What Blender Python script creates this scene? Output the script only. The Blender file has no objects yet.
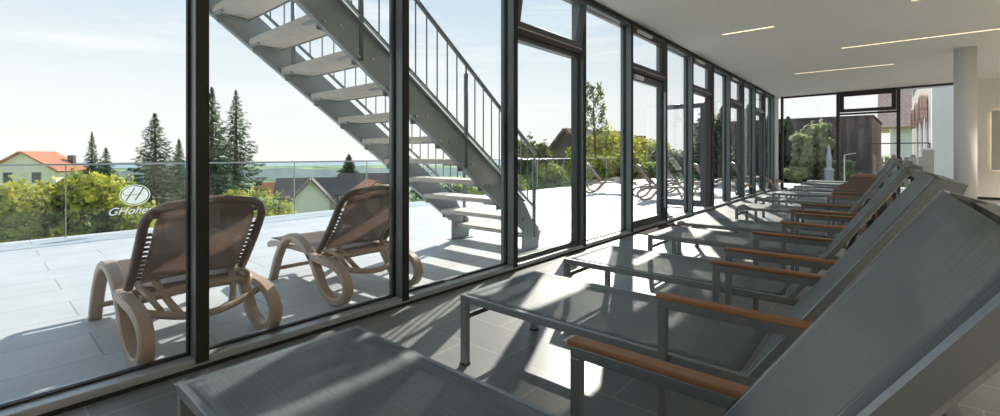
import bpy, bmesh, math, random
from mathutils import Vector, Matrix, noise
PI = math.pi
C = bpy.context.scene.collection
random.seed(7)

# ------------------------------------------------------------------ materials
def new_mat(name):
    m = bpy.data.materials.new(name); m.use_nodes = True
    nt = m.node_tree
    return m, nt, nt.nodes, nt.links, nt.nodes['Principled BSDF']

def plain(name, col, rough=.5, metal=0., spec=.5, noise_amt=.0, scale=8, bump=0.):
    m, nt, N, L, b = new_mat(name)
    b.inputs['Base Color'].default_value = (*col, 1)
    b.inputs['Roughness'].default_value = rough
    b.inputs['Metallic'].default_value = metal
    b.inputs['Specular IOR Level'].default_value = spec
    if noise_amt or bump:
        tc = N.new('ShaderNodeTexCoord'); nz = N.new('ShaderNodeTexNoise')
        nz.inputs['Scale'].default_value = scale; nz.inputs['Detail'].default_value = 5
        L.new(tc.outputs['Object'], nz.inputs['Vector'])
        if noise_amt:
            mx = N.new('ShaderNodeMix'); mx.data_type = 'RGBA'
            mx.inputs[6].default_value = (*[c*(1-noise_amt) for c in col], 1)
            mx.inputs[7].default_value = (*[min(1, c*(1+noise_amt)) for c in col], 1)
            L.new(nz.outputs['Fac'], mx.inputs[0]); L.new(mx.outputs[2], b.inputs['Base Color'])
        if bump:
            bp = N.new('ShaderNodeBump'); bp.inputs['Strength'].default_value = bump
            bp.inputs['Distance'].default_value = .01
            L.new(nz.outputs['Fac'], bp.inputs['Height']); L.new(bp.outputs[0], b.inputs['Normal'])
    return m

def tiles(name, c1, c2, grout, w, h, rough, off=.5, mortar=.004, swap=False, spec=.5):
    m, nt, N, L, b = new_mat(name)
    tc = N.new('ShaderNodeTexCoord'); mp = N.new('ShaderNodeMapping')
    if swap: mp.inputs['Rotation'].default_value = (0, 0, PI/2)
    br = N.new('ShaderNodeTexBrick')
    br.offset = off; br.inputs['Scale'].default_value = 1
    br.inputs['Brick Width'].default_value = w; br.inputs['Row Height'].default_value = h
    br.inputs['Mortar Size'].default_value = mortar; br.inputs['Mortar Smooth'].default_value = .1
    br.inputs['Color1'].default_value = (*c1, 1); br.inputs['Color2'].default_value = (*c2, 1)
    br.inputs['Mortar'].default_value = (*grout, 1)
    nz = N.new('ShaderNodeTexNoise'); nz.inputs['Scale'].default_value = 2.3; nz.inputs['Detail'].default_value = 8
    mx = N.new('ShaderNodeMix'); mx.data_type = 'RGBA'; mx.blend_type = 'MULTIPLY'; mx.inputs[0].default_value = .5
    rp = N.new('ShaderNodeValToRGB'); rp.color_ramp.elements[0].position = .3; rp.color_ramp.elements[0].color = (.72, .72, .72, 1)
    rp.color_ramp.elements[1].position = .7
    L.new(tc.outputs['Object'], mp.inputs['Vector']); L.new(mp.outputs[0], br.inputs['Vector'])
    L.new(tc.outputs['Object'], nz.inputs['Vector']); L.new(nz.outputs['Fac'], rp.inputs[0])
    L.new(br.outputs['Color'], mx.inputs[6]); L.new(rp.outputs[0], mx.inputs[7])
    L.new(mx.outputs[2], b.inputs['Base Color'])
    bp = N.new('ShaderNodeBump'); bp.inputs['Strength'].default_value = .25; bp.inputs['Distance'].default_value = .004
    bp.invert = True
    L.new(br.outputs['Fac'], bp.inputs['Height']); L.new(bp.outputs[0], b.inputs['Normal'])
    b.inputs['Roughness'].default_value = rough; b.inputs['Specular IOR Level'].default_value = spec
    return m

def glass(name, tint=(.975, .985, .98), ior=1.45):
    m, nt, N, L, b = new_mat(name); N.remove(b)
    out = [n for n in N if n.type == 'OUTPUT_MATERIAL'][0]
    tr = N.new('ShaderNodeBsdfTransparent'); tr.inputs[0].default_value = (*tint, 1)
    gl = N.new('ShaderNodeBsdfGlossy'); gl.inputs['Roughness'].default_value = .02
    gl.inputs['Color'].default_value = (.9, .95, 1, 1)
    lw = N.new('ShaderNodeLayerWeight'); lw.inputs['Blend'].default_value = .5
    pw = N.new('ShaderNodeMath'); pw.operation = 'POWER'; pw.inputs[1].default_value = 5
    fr = N.new('ShaderNodeMath'); fr.operation = 'MULTIPLY_ADD'; fr.inputs[1].default_value = .6; fr.inputs[2].default_value = .02
    L.new(lw.outputs['Facing'], pw.inputs[0]); L.new(pw.outputs[0], fr.inputs[0])
    mx = N.new('ShaderNodeMixShader')
    L.new(fr.outputs[0], mx.inputs[0]); L.new(tr.outputs[0], mx.inputs[1]); L.new(gl.outputs[0], mx.inputs[2])
    L.new(mx.outputs[0], out.inputs[0])
    return m

def sling(name, col, trans=.3, scale=420, rough=.42, tl=0):
    """woven mesh cloth: fine threads, a share of open holes"""
    m, nt, N, L, b = new_mat(name)
    out = [n for n in N if n.type == 'OUTPUT_MATERIAL'][0]
    tc = N.new('ShaderNodeTexCoord')
    nz = N.new('ShaderNodeTexNoise'); nz.inputs['Scale'].default_value = 9; nz.inputs['Detail'].default_value = 4
    mp = N.new('ShaderNodeMapping'); mp.inputs['Scale'].default_value = (1, 22, 1)
    L.new(tc.outputs['Object'], mp.inputs['Vector']); L.new(mp.outputs[0], nz.inputs['Vector'])
    mx = N.new('ShaderNodeMix'); mx.data_type = 'RGBA'
    mx.inputs[6].default_value = (*[c*.45 for c in col], 1); mx.inputs[7].default_value = (*[c*1.75 for c in col], 1)
    L.new(nz.outputs['Fac'], mx.inputs[0]); L.new(mx.outputs[2], b.inputs['Base Color'])
    b.inputs['Roughness'].default_value = rough; b.inputs['Specular IOR Level'].default_value = .6
    vn = N.new('ShaderNodeTexVoronoi'); vn.inputs['Scale'].default_value = scale
    L.new(tc.outputs['Object'], vn.inputs['Vector'])
    bp = N.new('ShaderNodeBump'); bp.inputs['Strength'].default_value = .25; bp.inputs['Distance'].default_value = .002
    L.new(vn.outputs['Distance'], bp.inputs['Height']); L.new(bp.outputs[0], b.inputs['Normal'])
    tr = N.new('ShaderNodeBsdfTransparent'); ms = N.new('ShaderNodeMixShader'); ms.inputs[0].default_value = trans
    src = b.outputs[0]
    if tl:
        tn_ = N.new('ShaderNodeBsdfTranslucent'); tn_.inputs[0].default_value = (col[0]*1.7, col[1]*1.7, col[2]*1.7, 1)
        m2 = N.new('ShaderNodeMixShader'); m2.inputs[0].default_value = tl
        L.new(b.outputs[0], m2.inputs[1]); L.new(tn_.outputs[0], m2.inputs[2]); src = m2.outputs[0]
    L.new(src, ms.inputs[1]); L.new(tr.outputs[0], ms.inputs[2]); L.new(ms.outputs[0], out.inputs[0])
    return m

def leafy(name, dark, mid, light, scale=1.6):
    m, nt, N, L, b = new_mat(name)
    out = [n for n in N if n.type == 'OUTPUT_MATERIAL'][0]
    tc = N.new('ShaderNodeTexCoord'); nz = N.new('ShaderNodeTexNoise')
    nz.inputs['Scale'].default_value = scale; nz.inputs['Detail'].default_value = 6; nz.inputs['Roughness'].default_value = .7
    rp = N.new('ShaderNodeValToRGB'); cr = rp.color_ramp
    cr.elements[0].position = .36; cr.elements[0].color = (*dark, 1)
    cr.elements[1].position = .64; cr.elements[1].color = (*light, 1)
    e = cr.elements.new(.5); e.color = (*mid, 1)
    L.new(tc.outputs['Object'], nz.inputs['Vector']); L.new(nz.outputs['Fac'], rp.inputs[0])
    L.new(rp.outputs[0], b.inputs['Base Color']); b.inputs['Roughness'].default_value = .6
    b.inputs['Specular IOR Level'].default_value = .25
    tl = N.new('ShaderNodeBsdfTranslucent'); L.new(rp.outputs[0], tl.inputs[0])
    ms = N.new('ShaderNodeMixShader'); ms.inputs[0].default_value = .52
    L.new(b.outputs[0], ms.inputs[1]); L.new(tl.outputs[0], ms.inputs[2]); L.new(ms.outputs[0], out.inputs[0])
    return m

def emit(name, col, s):
    m, nt, N, L, b = new_mat(name)
    b.inputs['Base Color'].default_value = (.9, .85, .75, 1)
    b.inputs['Emission Color'].default_value = (*col, 1); b.inputs['Emission Strength'].default_value = s
    return m

def wood(name, c1, c2, sc=(2, 40, 40)):
    m, nt, N, L, b = new_mat(name)
    tc = N.new('ShaderNodeTexCoord'); mp = N.new('ShaderNodeMapping'); mp.inputs['Scale'].default_value = sc
    nz = N.new('ShaderNodeTexNoise'); nz.inputs['Scale'].default_value = 3; nz.inputs['Detail'].default_value = 6
    mx = N.new('ShaderNodeMix'); mx.data_type = 'RGBA'
    mx.inputs[6].default_value = (*c1, 1); mx.inputs[7].default_value = (*c2, 1)
    L.new(tc.outputs['Object'], mp.inputs[0]); L.new(mp.outputs[0], nz.inputs['Vector'])
    L.new(nz.outputs['Fac'], mx.inputs[0]); L.new(mx.outputs[2], b.inputs['Base Color'])
    b.inputs['Roughness'].default_value = .45
    return m

M = dict(
    floor=tiles('grey_floor_tiles', (.19, .205, .215), (.25, .26, .268), (.37, .37, .36), .6, .3, .36, .5, .004),
    terrace=tiles('pale_terrace_slabs', (.52, .56, .59), (.57, .60, .62), (.34, .37, .40), .9, .45, .55, .5, .005, True),
    ceiling=plain('ceiling_plaster', (.74, .72, .67), .8, noise_amt=.03, scale=2, bump=.05),
    wall=plain('cream_plaster', (.78, .75, .69), .8, noise_amt=.03, scale=3, bump=.05),
    column=plain('column_paint', (.72, .72, .73), .6, noise_amt=.03, scale=3),
    frame=plain('anthracite_frame', (.078, .092, .10), .36, .2, noise_amt=.1, scale=3),
    mull=plain('anthracite_mullion', (.17, .195, .205), .33, .25, noise_amt=.08, scale=3),  # lighter base carries the sky reflected on the mullion sides
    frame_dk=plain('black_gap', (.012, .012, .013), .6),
    frame_brown=plain('bronze_frame', (.055, .04, .045), .4, .3),
    sill=plain('sill_metal', (.42, .45, .49), .35, .4),
    glass=glass('window_glass'),
    bglass=glass('balustrade_glass', (.955, .98, .97)),
    alu=plain('brushed_aluminium', (.26, .275, .285), .34, .75, noise_amt=.12, scale=30),
    alu_dk=plain('dark_bracket', (.05, .055, .06), .45, .4),
    cap=plain('foot_cap', (.035, .035, .035), .6),
    sling=sling('charcoal_sling', (.135, .165, .178), .30),
    wood=wood('teak_arm', (.36, .175, .075), (.25, .105, .04)),
    resin=plain('taupe_resin', (.46, .35, .27), .38, noise_amt=.06, scale=6),
    resin_shade=plain('shaded_taupe_resin', (.15, .105, .08), .35),  # taupe resin darkened: shade on the backrest frame put into the colour
    osling=sling('brown_sling', (.20, .145, .115), .14, 300, tl=.45),
    steel=plain('galvanised_steel', (.33, .37, .39), .5, .35, noise_amt=.28, scale=5, bump=.05),
    steel_bar=plain('galvanised_rail', (.21, .25, .265), .45, .5, noise_amt=.2, scale=8),
    bolt=plain('bright_bolt', (.6, .6, .58), .3, .9),
    tread=plain('stair_tread', (.60, .56, .51), .75, noise_amt=.15, scale=14, bump=.1),
    rail=plain('satin_rail', (.42, .46, .45), .3, .8),
    strip=emit('warm_light_strip', (1, .80, .50), 1.0),
    halo=emit('warm_panel_light', (1, .72, .42), 2.6),
    panel=plain('grey_panel', (.52, .50, .49), .6, noise_amt=.04, scale=4),
    white=plain('white_render', (.80, .80, .78), .85, noise_amt=.04, scale=2),
    warmwhite=plain('warm_white_render', (.88, .80, .68), .85),
    whitefilm=sling('white_film', (.62, .62, .62), .0, 10, .6, tl=.75),
    blackfilm=plain('dark_film', (.03, .03, .03), .6),
    greyrender=plain('grey_render', (.46, .44, .42), .85, noise_amt=.05, scale=2),
    rooftile=tiles('orange_rooftiles', (.52, .17, .085), (.62, .23, .12), (.28, .09, .05), .3, .35, .8, .5, .02),
    darkroof=tiles('dark_rooftiles', (.15, .115, .105), (.19, .15, .135), (.08, .065, .06), .3, .35, .8, .5, .02),
    salmon=tiles('salmon_rooftiles', (.74, .47, .37), (.80, .53, .42), (.60, .36, .28), .3, .35, .8, .5, .02),
    dkwood=plain('dark_brown_boards', (.10, .075, .062), .8, noise_amt=.2, scale=6),
    brownroof=tiles('brown_rooftiles', (.26, .15, .12), (.32, .19, .15), (.14, .08, .07), .3, .35, .8, .5, .02),
    siding=tiles('weathered_siding', (.30, .235, .215), (.35, .27, .25), (.16, .12, .115), 4., .16, .8, .5, .012),
    window=plain('dark_pane', (.04, .05, .06), .15),
    shutter=plain('pale_trim', (.62, .63, .66), .6),
    blue=plain('pale_blue', (.22, .42, .62), .5),
    chim=plain('chimney_clad', (.05, .05, .07), .6),
    bark=plain('bark', (.12, .085, .06), .9, noise_amt=.3, scale=9, bump=.4),
    ground=None, hill=plain('hazed_wooded_hill', (.13, .19, .19), .95, noise_amt=.25, scale=.004),  # distance haze mixed into the bluish forest colour
    hill2=plain('hazed_far_wooded_hill', (.33, .41, .46), .95, noise_amt=.1, scale=.002),  # stronger distance haze put into this pale blue base
    g_yel=leafy('yellow_green_leaves', (.10, .16, .03), (.48, .50, .08), (.86, .74, .15), 3.2),
    g_mid=leafy('fresh_green_leaves', (.08, .14, .03), (.34, .43, .09), (.68, .66, .18), 3.0),
    g_dk=leafy('fir_needles', (.03, .07, .04), (.08, .15, .075), (.19, .27, .12), 1.2),
    g_ol=leafy('olive_leaves', (.06, .09, .035), (.18, .22, .07), (.38, .38, .15), 1.6),
    g_pine=leafy('pine_needles', (.26, .34, .20), (.52, .56, .30), (.80, .76, .44), 1.8),
)
# meadow / field ground
m, nt, N, L, b = new_mat('meadow_ground')
tc = N.new('ShaderNodeTexCoord'); nz = N.new('ShaderNodeTexNoise'); nz.inputs['Scale'].default_value = .012; nz.inputs['Detail'].default_value = 7
rp = N.new('ShaderNodeValToRGB'); cr = rp.color_ramp
cr.elements[0].position = .38; cr.elements[0].color = (.05, .12, .06, 1)
cr.elements[1].position = .62; cr.elements[1].color = (.34, .44, .20, 1)
e = cr.elements.new(.5); e.color = (.17, .30, .12, 1)
L.new(tc.outputs['Object'], nz.inputs['Vector']); L.new(nz.outputs['Fac'], rp.inputs[0]); L.new(rp.outputs[0], b.inputs['Base Color'])
b.inputs['Roughness'].default_value = .95
M['ground'] = m

# ------------------------------------------------------------------ mesh helpers
class MB:
    def __init__(s): s.v = []; s.f = []
    def add(s, vs, fs):
        o = len(s.v); s.v += [tuple(v) for v in vs]; s.f += [tuple(i+o for i in f) for f in fs]; return s
    def box(s, c, d, rot=None):
        hx, hy, hz = d[0]/2, d[1]/2, d[2]/2
        vs = [Vector((x*hx, y*hy, z*hz)) for x in (-1, 1) for y in (-1, 1) for z in (-1, 1)]
        if rot is not None: vs = [rot @ v for v in vs]
        c = Vector(c)
        return s.add([v+c for v in vs], [(0, 1, 3, 2), (4, 6, 7, 5), (0, 4, 5, 1), (2, 3, 7, 6), (0, 2, 6, 4), (1, 5, 7, 3)])
    def b2(s, x0, x1, y0, y1, z0, z1):
        return s.box(((x0+x1)/2, (y0+y1)/2, (z0+z1)/2), (abs(x1-x0), abs(y1-y0), abs(z1-z0)))
    def bar(s, p0, p1, w, h, up=(0, 0, 1)):
        """rectangular bar, w across, h along 'up'"""
        p0 = Vector(p0); p1 = Vector(p1); d = (p1-p0); ln = d.length; d.normalize()
        up = Vector(up)
        if abs(d.dot(up.normalized())) > .98: up = Vector((1, 0, 0))
        a = up.cross(d).normalized(); u = d.cross(a)
        return s.box((p0+p1)/2, (ln, w, h), Matrix((d, a, u)).transposed())
    def tube(s, pts, r, n=8, caps=True):
        pts = [Vector(p) for p in pts]; rings = []
        rr = r if isinstance(r, (list, tuple)) else [r]*len(pts)
        ref = Vector((0, 0, 1))
        for i, p in enumerate(pts):
            d = ((pts[min(i+1, len(pts)-1)]-pts[max(i-1, 0)])).normalized()
            rf = ref if abs(d.dot(ref)) < .95 else Vector((1, 0, 0))
            a = d.cross(rf).normalized(); bb = d.cross(a)
            rings.append([p+(a*math.cos(t)+bb*math.sin(t))*rr[i] for t in [2*PI*k/n for k in range(n)]])
        vs = [v for rg in rings for v in rg]; fs = []
        for i in range(len(pts)-1):
            for k in range(n):
                fs.append((i*n+k, i*n+(k+1) % n, (i+1)*n+(k+1) % n, (i+1)*n+k))
        if caps: fs += [tuple(range(n))[::-1], tuple((len(pts)-1)*n+k for k in range(n))]
        return s.add(vs, fs)
    def band(s, pts, w, t, closed=False):
        """flat band whose path lies in a plane y=const; w along y, t across the path"""
        pts = [Vector(p) for p in pts]; n = len(pts); vs = []; fs = []
        for i, p in enumerate(pts):
            if closed: d = pts[(i+1) % n]-pts[i-1]
            else: d = pts[min(i+1, n-1)]-pts[max(i-1, 0)]
            d.normalize(); nn = Vector((-d.z, 0, d.x))
            if nn.length < 1e-6: nn = Vector((0, 0, 1))
            nn.normalize()
            y = Vector((0, w/2, 0))
            tt = nn*t/2
            c = .22
            vs += [p+y*(1-c)+tt, p+y+tt*(1-c*1.4), p+y-tt*(1-c*1.4), p+y*(1-c)-tt, p-y*(1-c)-tt, p-y-tt*(1-c*1.4), p-y+tt*(1-c*1.4), p-y*(1-c)+tt]
        for i in range(n if closed else n-1):
            j = (i+1) % n
            for k in range(8): fs.append((i*8+k, i*8+(k+1) % 8, j*8+(k+1) % 8, j*8+k))
        if not closed: fs += [tuple(range(8))[::-1], tuple((n-1)*8+k for k in range(8))]
        return s.add(vs, fs)
    def prism(s, poly, axis, a, b):
        """poly: 2D points; axis 'x': (y,z) extruded along x from a to b; 'y': (x,z); 'z': (x,y)"""
        def P(q, h):
            if axis == 'x': return (h, q[0], q[1])
            if axis == 'y': return (q[0], h, q[1])
            return (q[0], q[1], h)
        n = len(poly); vs = [P(q, a) for q in poly]+[P(q, b) for q in poly]
        fs = [tuple(range(n))[::-1], tuple(range(n, 2*n))]+[(i, (i+1) % n, (i+1) % n+n, i+n) for i in range(n)]
        return s.add(vs, fs)
    def grid(s, fn, nu, nv, thick=None):
        """fn(u,v)->Vector point; optional thickness vector"""
        vs = [Vector(fn(i/nu, j/nv)) for i in range(nu+1) for j in range(nv+1)]
        w = nv+1
        fs = [(i*w+j, (i+1)*w+j, (i+1)*w+j+1, i*w+j+1) for i in range(nu) for j in range(nv)]
        if thick is not None:
            t = Vector(thick); k = len(vs)
            vs2 = [v+t for v in vs]
            edge = [i*w for i in range(nu)]
            f2 = [tuple(q+k for q in f[::-1]) for f in fs]
            sd = []
            for i in range(nu):
                sd.append((i*w, i*w+k, (i+1)*w+k, (i+1)*w)); sd.append((i*w+nv, (i+1)*w+nv, (i+1)*w+nv+k, i*w+nv+k))
            for j in range(nv):
                sd.append((j, j+1, j+1+k, j+k)); sd.append((nu*w+j, nu*w+j+k, nu*w+j+1+k, nu*w+j+1))
            vs += vs2; fs = fs+f2+sd
        return s.add(vs, fs)
    def build(s, name, mat, parent=None, bevel=0, smooth=False, loc=None, fixn=True):
        me = bpy.data.meshes.new(name); me.from_pydata(s.v, [], s.f); me.update()
        if fixn and len(s.f) < 20000:
            bm = bmesh.new(); bm.from_mesh(me); bmesh.ops.recalc_face_normals(bm, faces=bm.faces); bm.to_mesh(me); bm.free()
        me.materials.append(mat)
        if smooth:
            for p in me.polygons: p.use_smooth = True
        o = bpy.data.objects.new(name, me); C.objects.link(o)
        if parent: o.parent = parent
        if loc: o.location = loc
        if bevel:
            md = o.modifiers.new('bevel', 'BEVEL'); md.width = bevel; md.segments = 2; md.limit_method = 'ANGLE'
            md.harden_normals = False
        return o

def tag(o, label=None, cat=None, group=None, kind=None):
    if label: o['label'] = label
    if cat: o['category'] = cat
    if group: o['group'] = group
    if kind: o['kind'] = kind
    return o
def empty(name, loc=(0, 0, 0), rz=0, label=None, cat=None, group=None, kind=None):
    o = bpy.data.objects.new(name, None); C.objects.link(o); o.location = loc; o.rotation_euler = (0, 0, rz)
    o.empty_display_size = .1
    return tag(o, label, cat, group, kind)
def copy_tree(o, parent=None):
    c = o.copy(); C.objects.link(c); c.parent = parent
    for ch in list(o.children): copy_tree(ch, c)
    return c
def struct(name, mb, mat, label=None, cat=None, bevel=0, parent=None):
    o = mb.build(name, mat, parent, bevel)
    if parent is None: tag(o, label, cat, kind='structure')
    return o
def smooth_path(ctrl, n=6):
    """Catmull-Rom through control points"""
    P = [Vector(p) for p in ctrl]; P = [P[0]*2-P[1]]+P+[P[-1]*2-P[-2]]; out = []
    for i in range(1, len(P)-2):
        for k in range(n):
            t = k/n; a, b_, c, d = P[i-1], P[i], P[i+1], P[i+2]
            out.append(.5*((2*b_)+(c-a)*t+(2*a-5*b_+4*c-d)*t*t+(3*b_-a-3*c+d)*t**3))
    out.append(P[-2]); return out

# ------------------------------------------------------------------ dimensions
FX = -2.56           # inner face of the glass front
ZC = 2.82            # ceiling
Y0 = .763; DY = 1.235
def MY(k): return Y0+DY*k     # far edge of mullion k
BACK = MY(-4)-.06

# ------------------------------------------------------------------ room shell
struct('floor', MB().b2(FX-.16, 5.2, BACK-.2, 16.4, -.12, 0), M['floor'], 'grey rectangular floor tiles with pale joints', 'floor')
struct('ceiling', MB().b2(FX-.2, 5.4, BACK-.3, 16.5, ZC, ZC+.38), M['ceiling'], 'off-white smooth plaster ceiling', 'ceiling')
struct('roof_overhang', MB().b2(-2.94, FX-.2, BACK-.3, 16.5, 2.93, 3.2), M['white'], 'pale roof edge projecting above the glass front', 'roof edge')
struct('wall_right', MB().b2(5.2, 5.4, BACK-.2, 16.4, 0, ZC), M['wall'], 'cream wall on the right side of the room', 'wall')
struct('wall_back', MB().b2(FX-.16, 5.2, BACK-.2, BACK, 0, ZC), M['wall'], 'cream wall behind the viewer', 'wall')
# end wall follows a slightly turned line
def EY(x): return 16.05-.1288*(x+2.42)
ex0, ex1 = 1.28, 5.2
struct('wall_end', MB().prism([(ex0, EY(ex0)), (ex1, EY(ex1)), (ex1, EY(ex1)+.25), (ex0, EY(ex0)+.25)], 'z', 0, ZC), M['wall'],
       'cream end wall to the right of the round column', 'wall')
struct('baseboard_end', MB().prism([(ex0, EY(ex0)-.012), (ex1, EY(ex1)-.012), (ex1, EY(ex1)), (ex0, EY(ex0))], 'z', 0, .06), M['frame_dk'],
       'thin dark skirting along the cream end wall', 'baseboard')
struct('wall_pier', MB().b2(FX-.14, FX+.04, MY(12), 16.1, 0, ZC), M['white'], 'narrow white pier in the far left corner of the room', 'wall')

# round column
col = MB(); n = 48
vs = [(math.cos(2*PI*k/n)*.138, math.sin(2*PI*k/n)*.138, z) for z in (0, ZC-.001) for k in range(n)]
col.add(vs, [(k, (k+1) % n, (k+1) % n+n, k+n) for k in range(n)]+[tuple(range(n))[::-1], tuple(range(n, 2*n))])
co = col.build('column', M['column'], smooth=False, loc=(.99, 10.68, 0))
for p in co.data.polygons: p.use_smooth = len(p.vertices) == 4
tag(co, 'round pale grey column standing near the far end of the room', 'column', kind='structure')

# glass front: rails, mullions, bays
tm = MB().b2(FX-.15, FX, BACK, MY(12), 0, .052)
struct('trim_1', tm, M['sill'], 'low grey metal sill rail along the foot of the glass front', 'sill', .004)
struct('trim_2', MB().b2(FX, FX+.012, BACK, MY(12), 0, .016), M['frame_dk'], 'black joint strip between sill and floor tiles', 'trim')
struct('trim_3', MB().b2(FX-.15, FX-.005, BACK, MY(12), ZC-.07, ZC), M['frame'], 'dark head rail of the glass front under the ceiling', 'trim', .003)
struct('trim_4', MB().b2(FX-.005, FX+.02, BACK, MY(12), ZC-.028, ZC), M['frame_dk'], 'black shadow gap where glass front meets ceiling', 'trim')
tn = 5
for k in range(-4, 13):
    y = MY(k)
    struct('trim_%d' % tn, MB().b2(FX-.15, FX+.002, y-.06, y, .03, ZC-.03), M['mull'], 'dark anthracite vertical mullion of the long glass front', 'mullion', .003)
    MB().b2(FX, FX+.006, y-.058, y-.002, .03, ZC-.03).build('shade_cap', M['frame_dk'], bpy.data.objects['trim_%d' % tn])  # added black strip paints the shade on the room-facing mullion face
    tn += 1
GX = FX-.09
wn = 1; dn = 1
def frame_rect(mb, y0, y1, z0, z1, w, x0=FX-.125, x1=FX-.055):
    mb.b2(x0, x1, y0, y0+w, z0, z1); mb.b2(x0, x1, y1-w, y1, z0, z1)
    mb.b2(x0, x1, y0+w, y1-w, z0, z0+w); mb.b2(x0, x1, y0+w, y1-w, z1-w, z1)
    return mb
TZ0, TZ1 = 2.17, 2.24
for k in range(-4, 12):
    a, b_ = MY(k), MY(k+1)-.06
    even = (k % 2 == 0) and k > 0
    w = empty('window_%d' % wn, (0, 0, 0), 0, 'tall fixed glass bay of the long window front', 'window', kind='structure')
    w['label'] = 'glass bay of the long window front, bay %s' % ('with a top vent' if even else 'with one tall fixed pane')
    wn += 1
    if not even:
        frame_rect(MB(), a, b_, .05, ZC-.06, .012, FX-.105, FX-.075).build('window_frame', M['frame_dk'], w)
        MB().b2(GX-.006, GX+.006, a+.02, b_-.02, .07, ZC-.08).build('glass_pane', M['glass'], w)
        continue
    # transom and vent
    MB().b2(FX-.13, FX-.01, a, b_, TZ0, TZ1).build('transom', M['frame_brown'], w, .003)
    MB().b2(FX-.012, FX-.004, a+.01, b_-.01, TZ1-.022, TZ1-.01).b2(FX-.10, FX-.08, a+.01, b_-.01, TZ0-.012, TZ0).build('gasket_line', M['sill'], w)
    v = MB(); z0, z1 = TZ1, ZC-.07
    frame_rect(v, a+.005, b_-.005, 0, z1-z0, .055, -.03, .03)
    vo = v.build('vent_frame', M['frame_brown' if k > 2 else 'frame'], w, .003)
    g = MB().b2(-.006, .006, a+.05, b_-.05, .05, z1-z0-.05).build('glass_pane', M['glass'], vo)
    vo.location = (FX-.05, 0, z0)
    if k == 2: vo.rotation_euler = (0, math.radians(9), 0)
    op = MB().b2(FX-.02, FX+.02, a+.15, a+.62, z1-.035, z1+.0).build('opener_bar', M['shutter'], w, .004)
    if k in (4, 6):
        d = empty('door_%d' % dn, (FX-.07, a+.005 if k == 4 else a+.02, 0), 0,
                  'glazed terrace door in the window front, standing shut' if k == 4 else 'glazed terrace door in the window front, swung open outwards', 'door', kind='structure')
        dn += 1
        W = b_-a-.01; fr = MB()
        h0, h1, sw = .02, TZ0-.01, .085
        if k == 6: W = .9; h1 = 2.08
        fr.b2(-.03, .03, 0, sw, h0, h1).b2(-.03, .03, W-sw, W, h0, h1).b2(-.03, .03, sw, W-sw, h0, h0+.13).b2(-.03, .03, sw, W-sw, h1-.09, h1)
        fr.build('door_frame', M['frame'], d, .003)
        MB().b2(-.006, .006, sw-.01, W-sw+.01, h0+.12, h1-.08).build('glass_pane', M['glass'], d)
        hd = MB().tube([(.075, W-.05, .25), (.075, W-.05, 2.0)], .014, 10)
        for z in (.4, 1.85): hd.tube([(.03, W-.05, z), (.075, W-.05, z)], .009, 8)
        hd.build('pull_handle', M['sill'], d)
        MB().b2(.03, .07, .08, .36, h1-.075, h1-.02).build('door_closer', M['shutter'], d, .004)
        if k == 6:
            d.location = (FX-.16, b_+.05, 0); d.rotation_euler = (0, 0, math.radians(92))
            MB().b2(FX-.12, FX-.02, b_-.09, b_, .05, TZ0).build('door_jamb', M['frame_brown'], w, .003)
    else:
        frame_rect(MB(), a, b_, .05, TZ0, .045, FX-.13, FX-.05).build('window_frame', M['frame'], w, .003)
        MB().b2(GX-.006, GX+.006, a+.03, b_-.03, .08, TZ0-.03).build('glass_pane', M['glass'], w)

# glazed part of end wall
ux = Vector((1, -.1288, 0)).normalized(); un = Vector((.1288, 1, 0)).normalized()
rotE = Matrix((ux, un, Vector((0, 0, 1)))).transposed()
def ebar(mb, xa, xb, z0, z1, dep=.08, off=0):
    pa = Vector((xa, EY(xa), 0)); pb = Vector((xb, EY(xb), 0)); c = (pa+pb)/2+un*(dep/2+off)
    return mb.box((c.x, c.y, (z0+z1)/2), ((pb-pa).length, dep, z1-z0), rotE)
xs = [-2.46, -1.07, .21, 1.28]
for i in range(3):
    w = empty('window_%d' % wn, (0, 0, 0), 0, ['left pane of the glazed end wall beside the white pier', 'middle pane of the glazed end wall with a top vent', 'right pane of the glazed end wall beside the column'][i], 'window', kind='structure')
    wn += 1
    fm = MB(); a, b_ = xs[i], xs[i+1]
    ebar(fm, a, a+.06, .0, ZC); ebar(fm, b_-.012, b_, 0, ZC); ebar(fm, a, b_, 0, .06); ebar(fm, a, b_, ZC-.05, ZC)
    fm.build('window_frame', M['frame_brown'], w)
    g = MB(); ebar(g, a+.03, b_-.01, .05, ZC-.03, .01, .035); g.build('glass_pane', M['glass'], w)
    if i == 1:
        v = MB(); ebar(v, a+.06, b_-.01, 2.17, 2.22, .1, -.01)
        ebar(v, a+.07, a+.16, 2.24, 2.77, .07, -.02); ebar(v, b_-.11, b_-.02, 2.24, 2.77, .07, -.02)
        ebar(v, a+.16, b_-.11, 2.24, 2.33, .07, -.02); ebar(v, a+.16, b_-.11, 2.68, 2.77, .07, -.02)
        v.build('vent_frame', M['frame_brown'], w, .003)

tag(MB().b2(FX+.03, FX+.42, 5.75, 6.85, 0, .012).build('door_mat', plain('brown_mat', (.05, .035, .03), .95, noise_amt=.3, scale=60, bump=.6), bevel=.004), 'dark brown mat on the floor inside the shut terrace door', 'mat')

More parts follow.
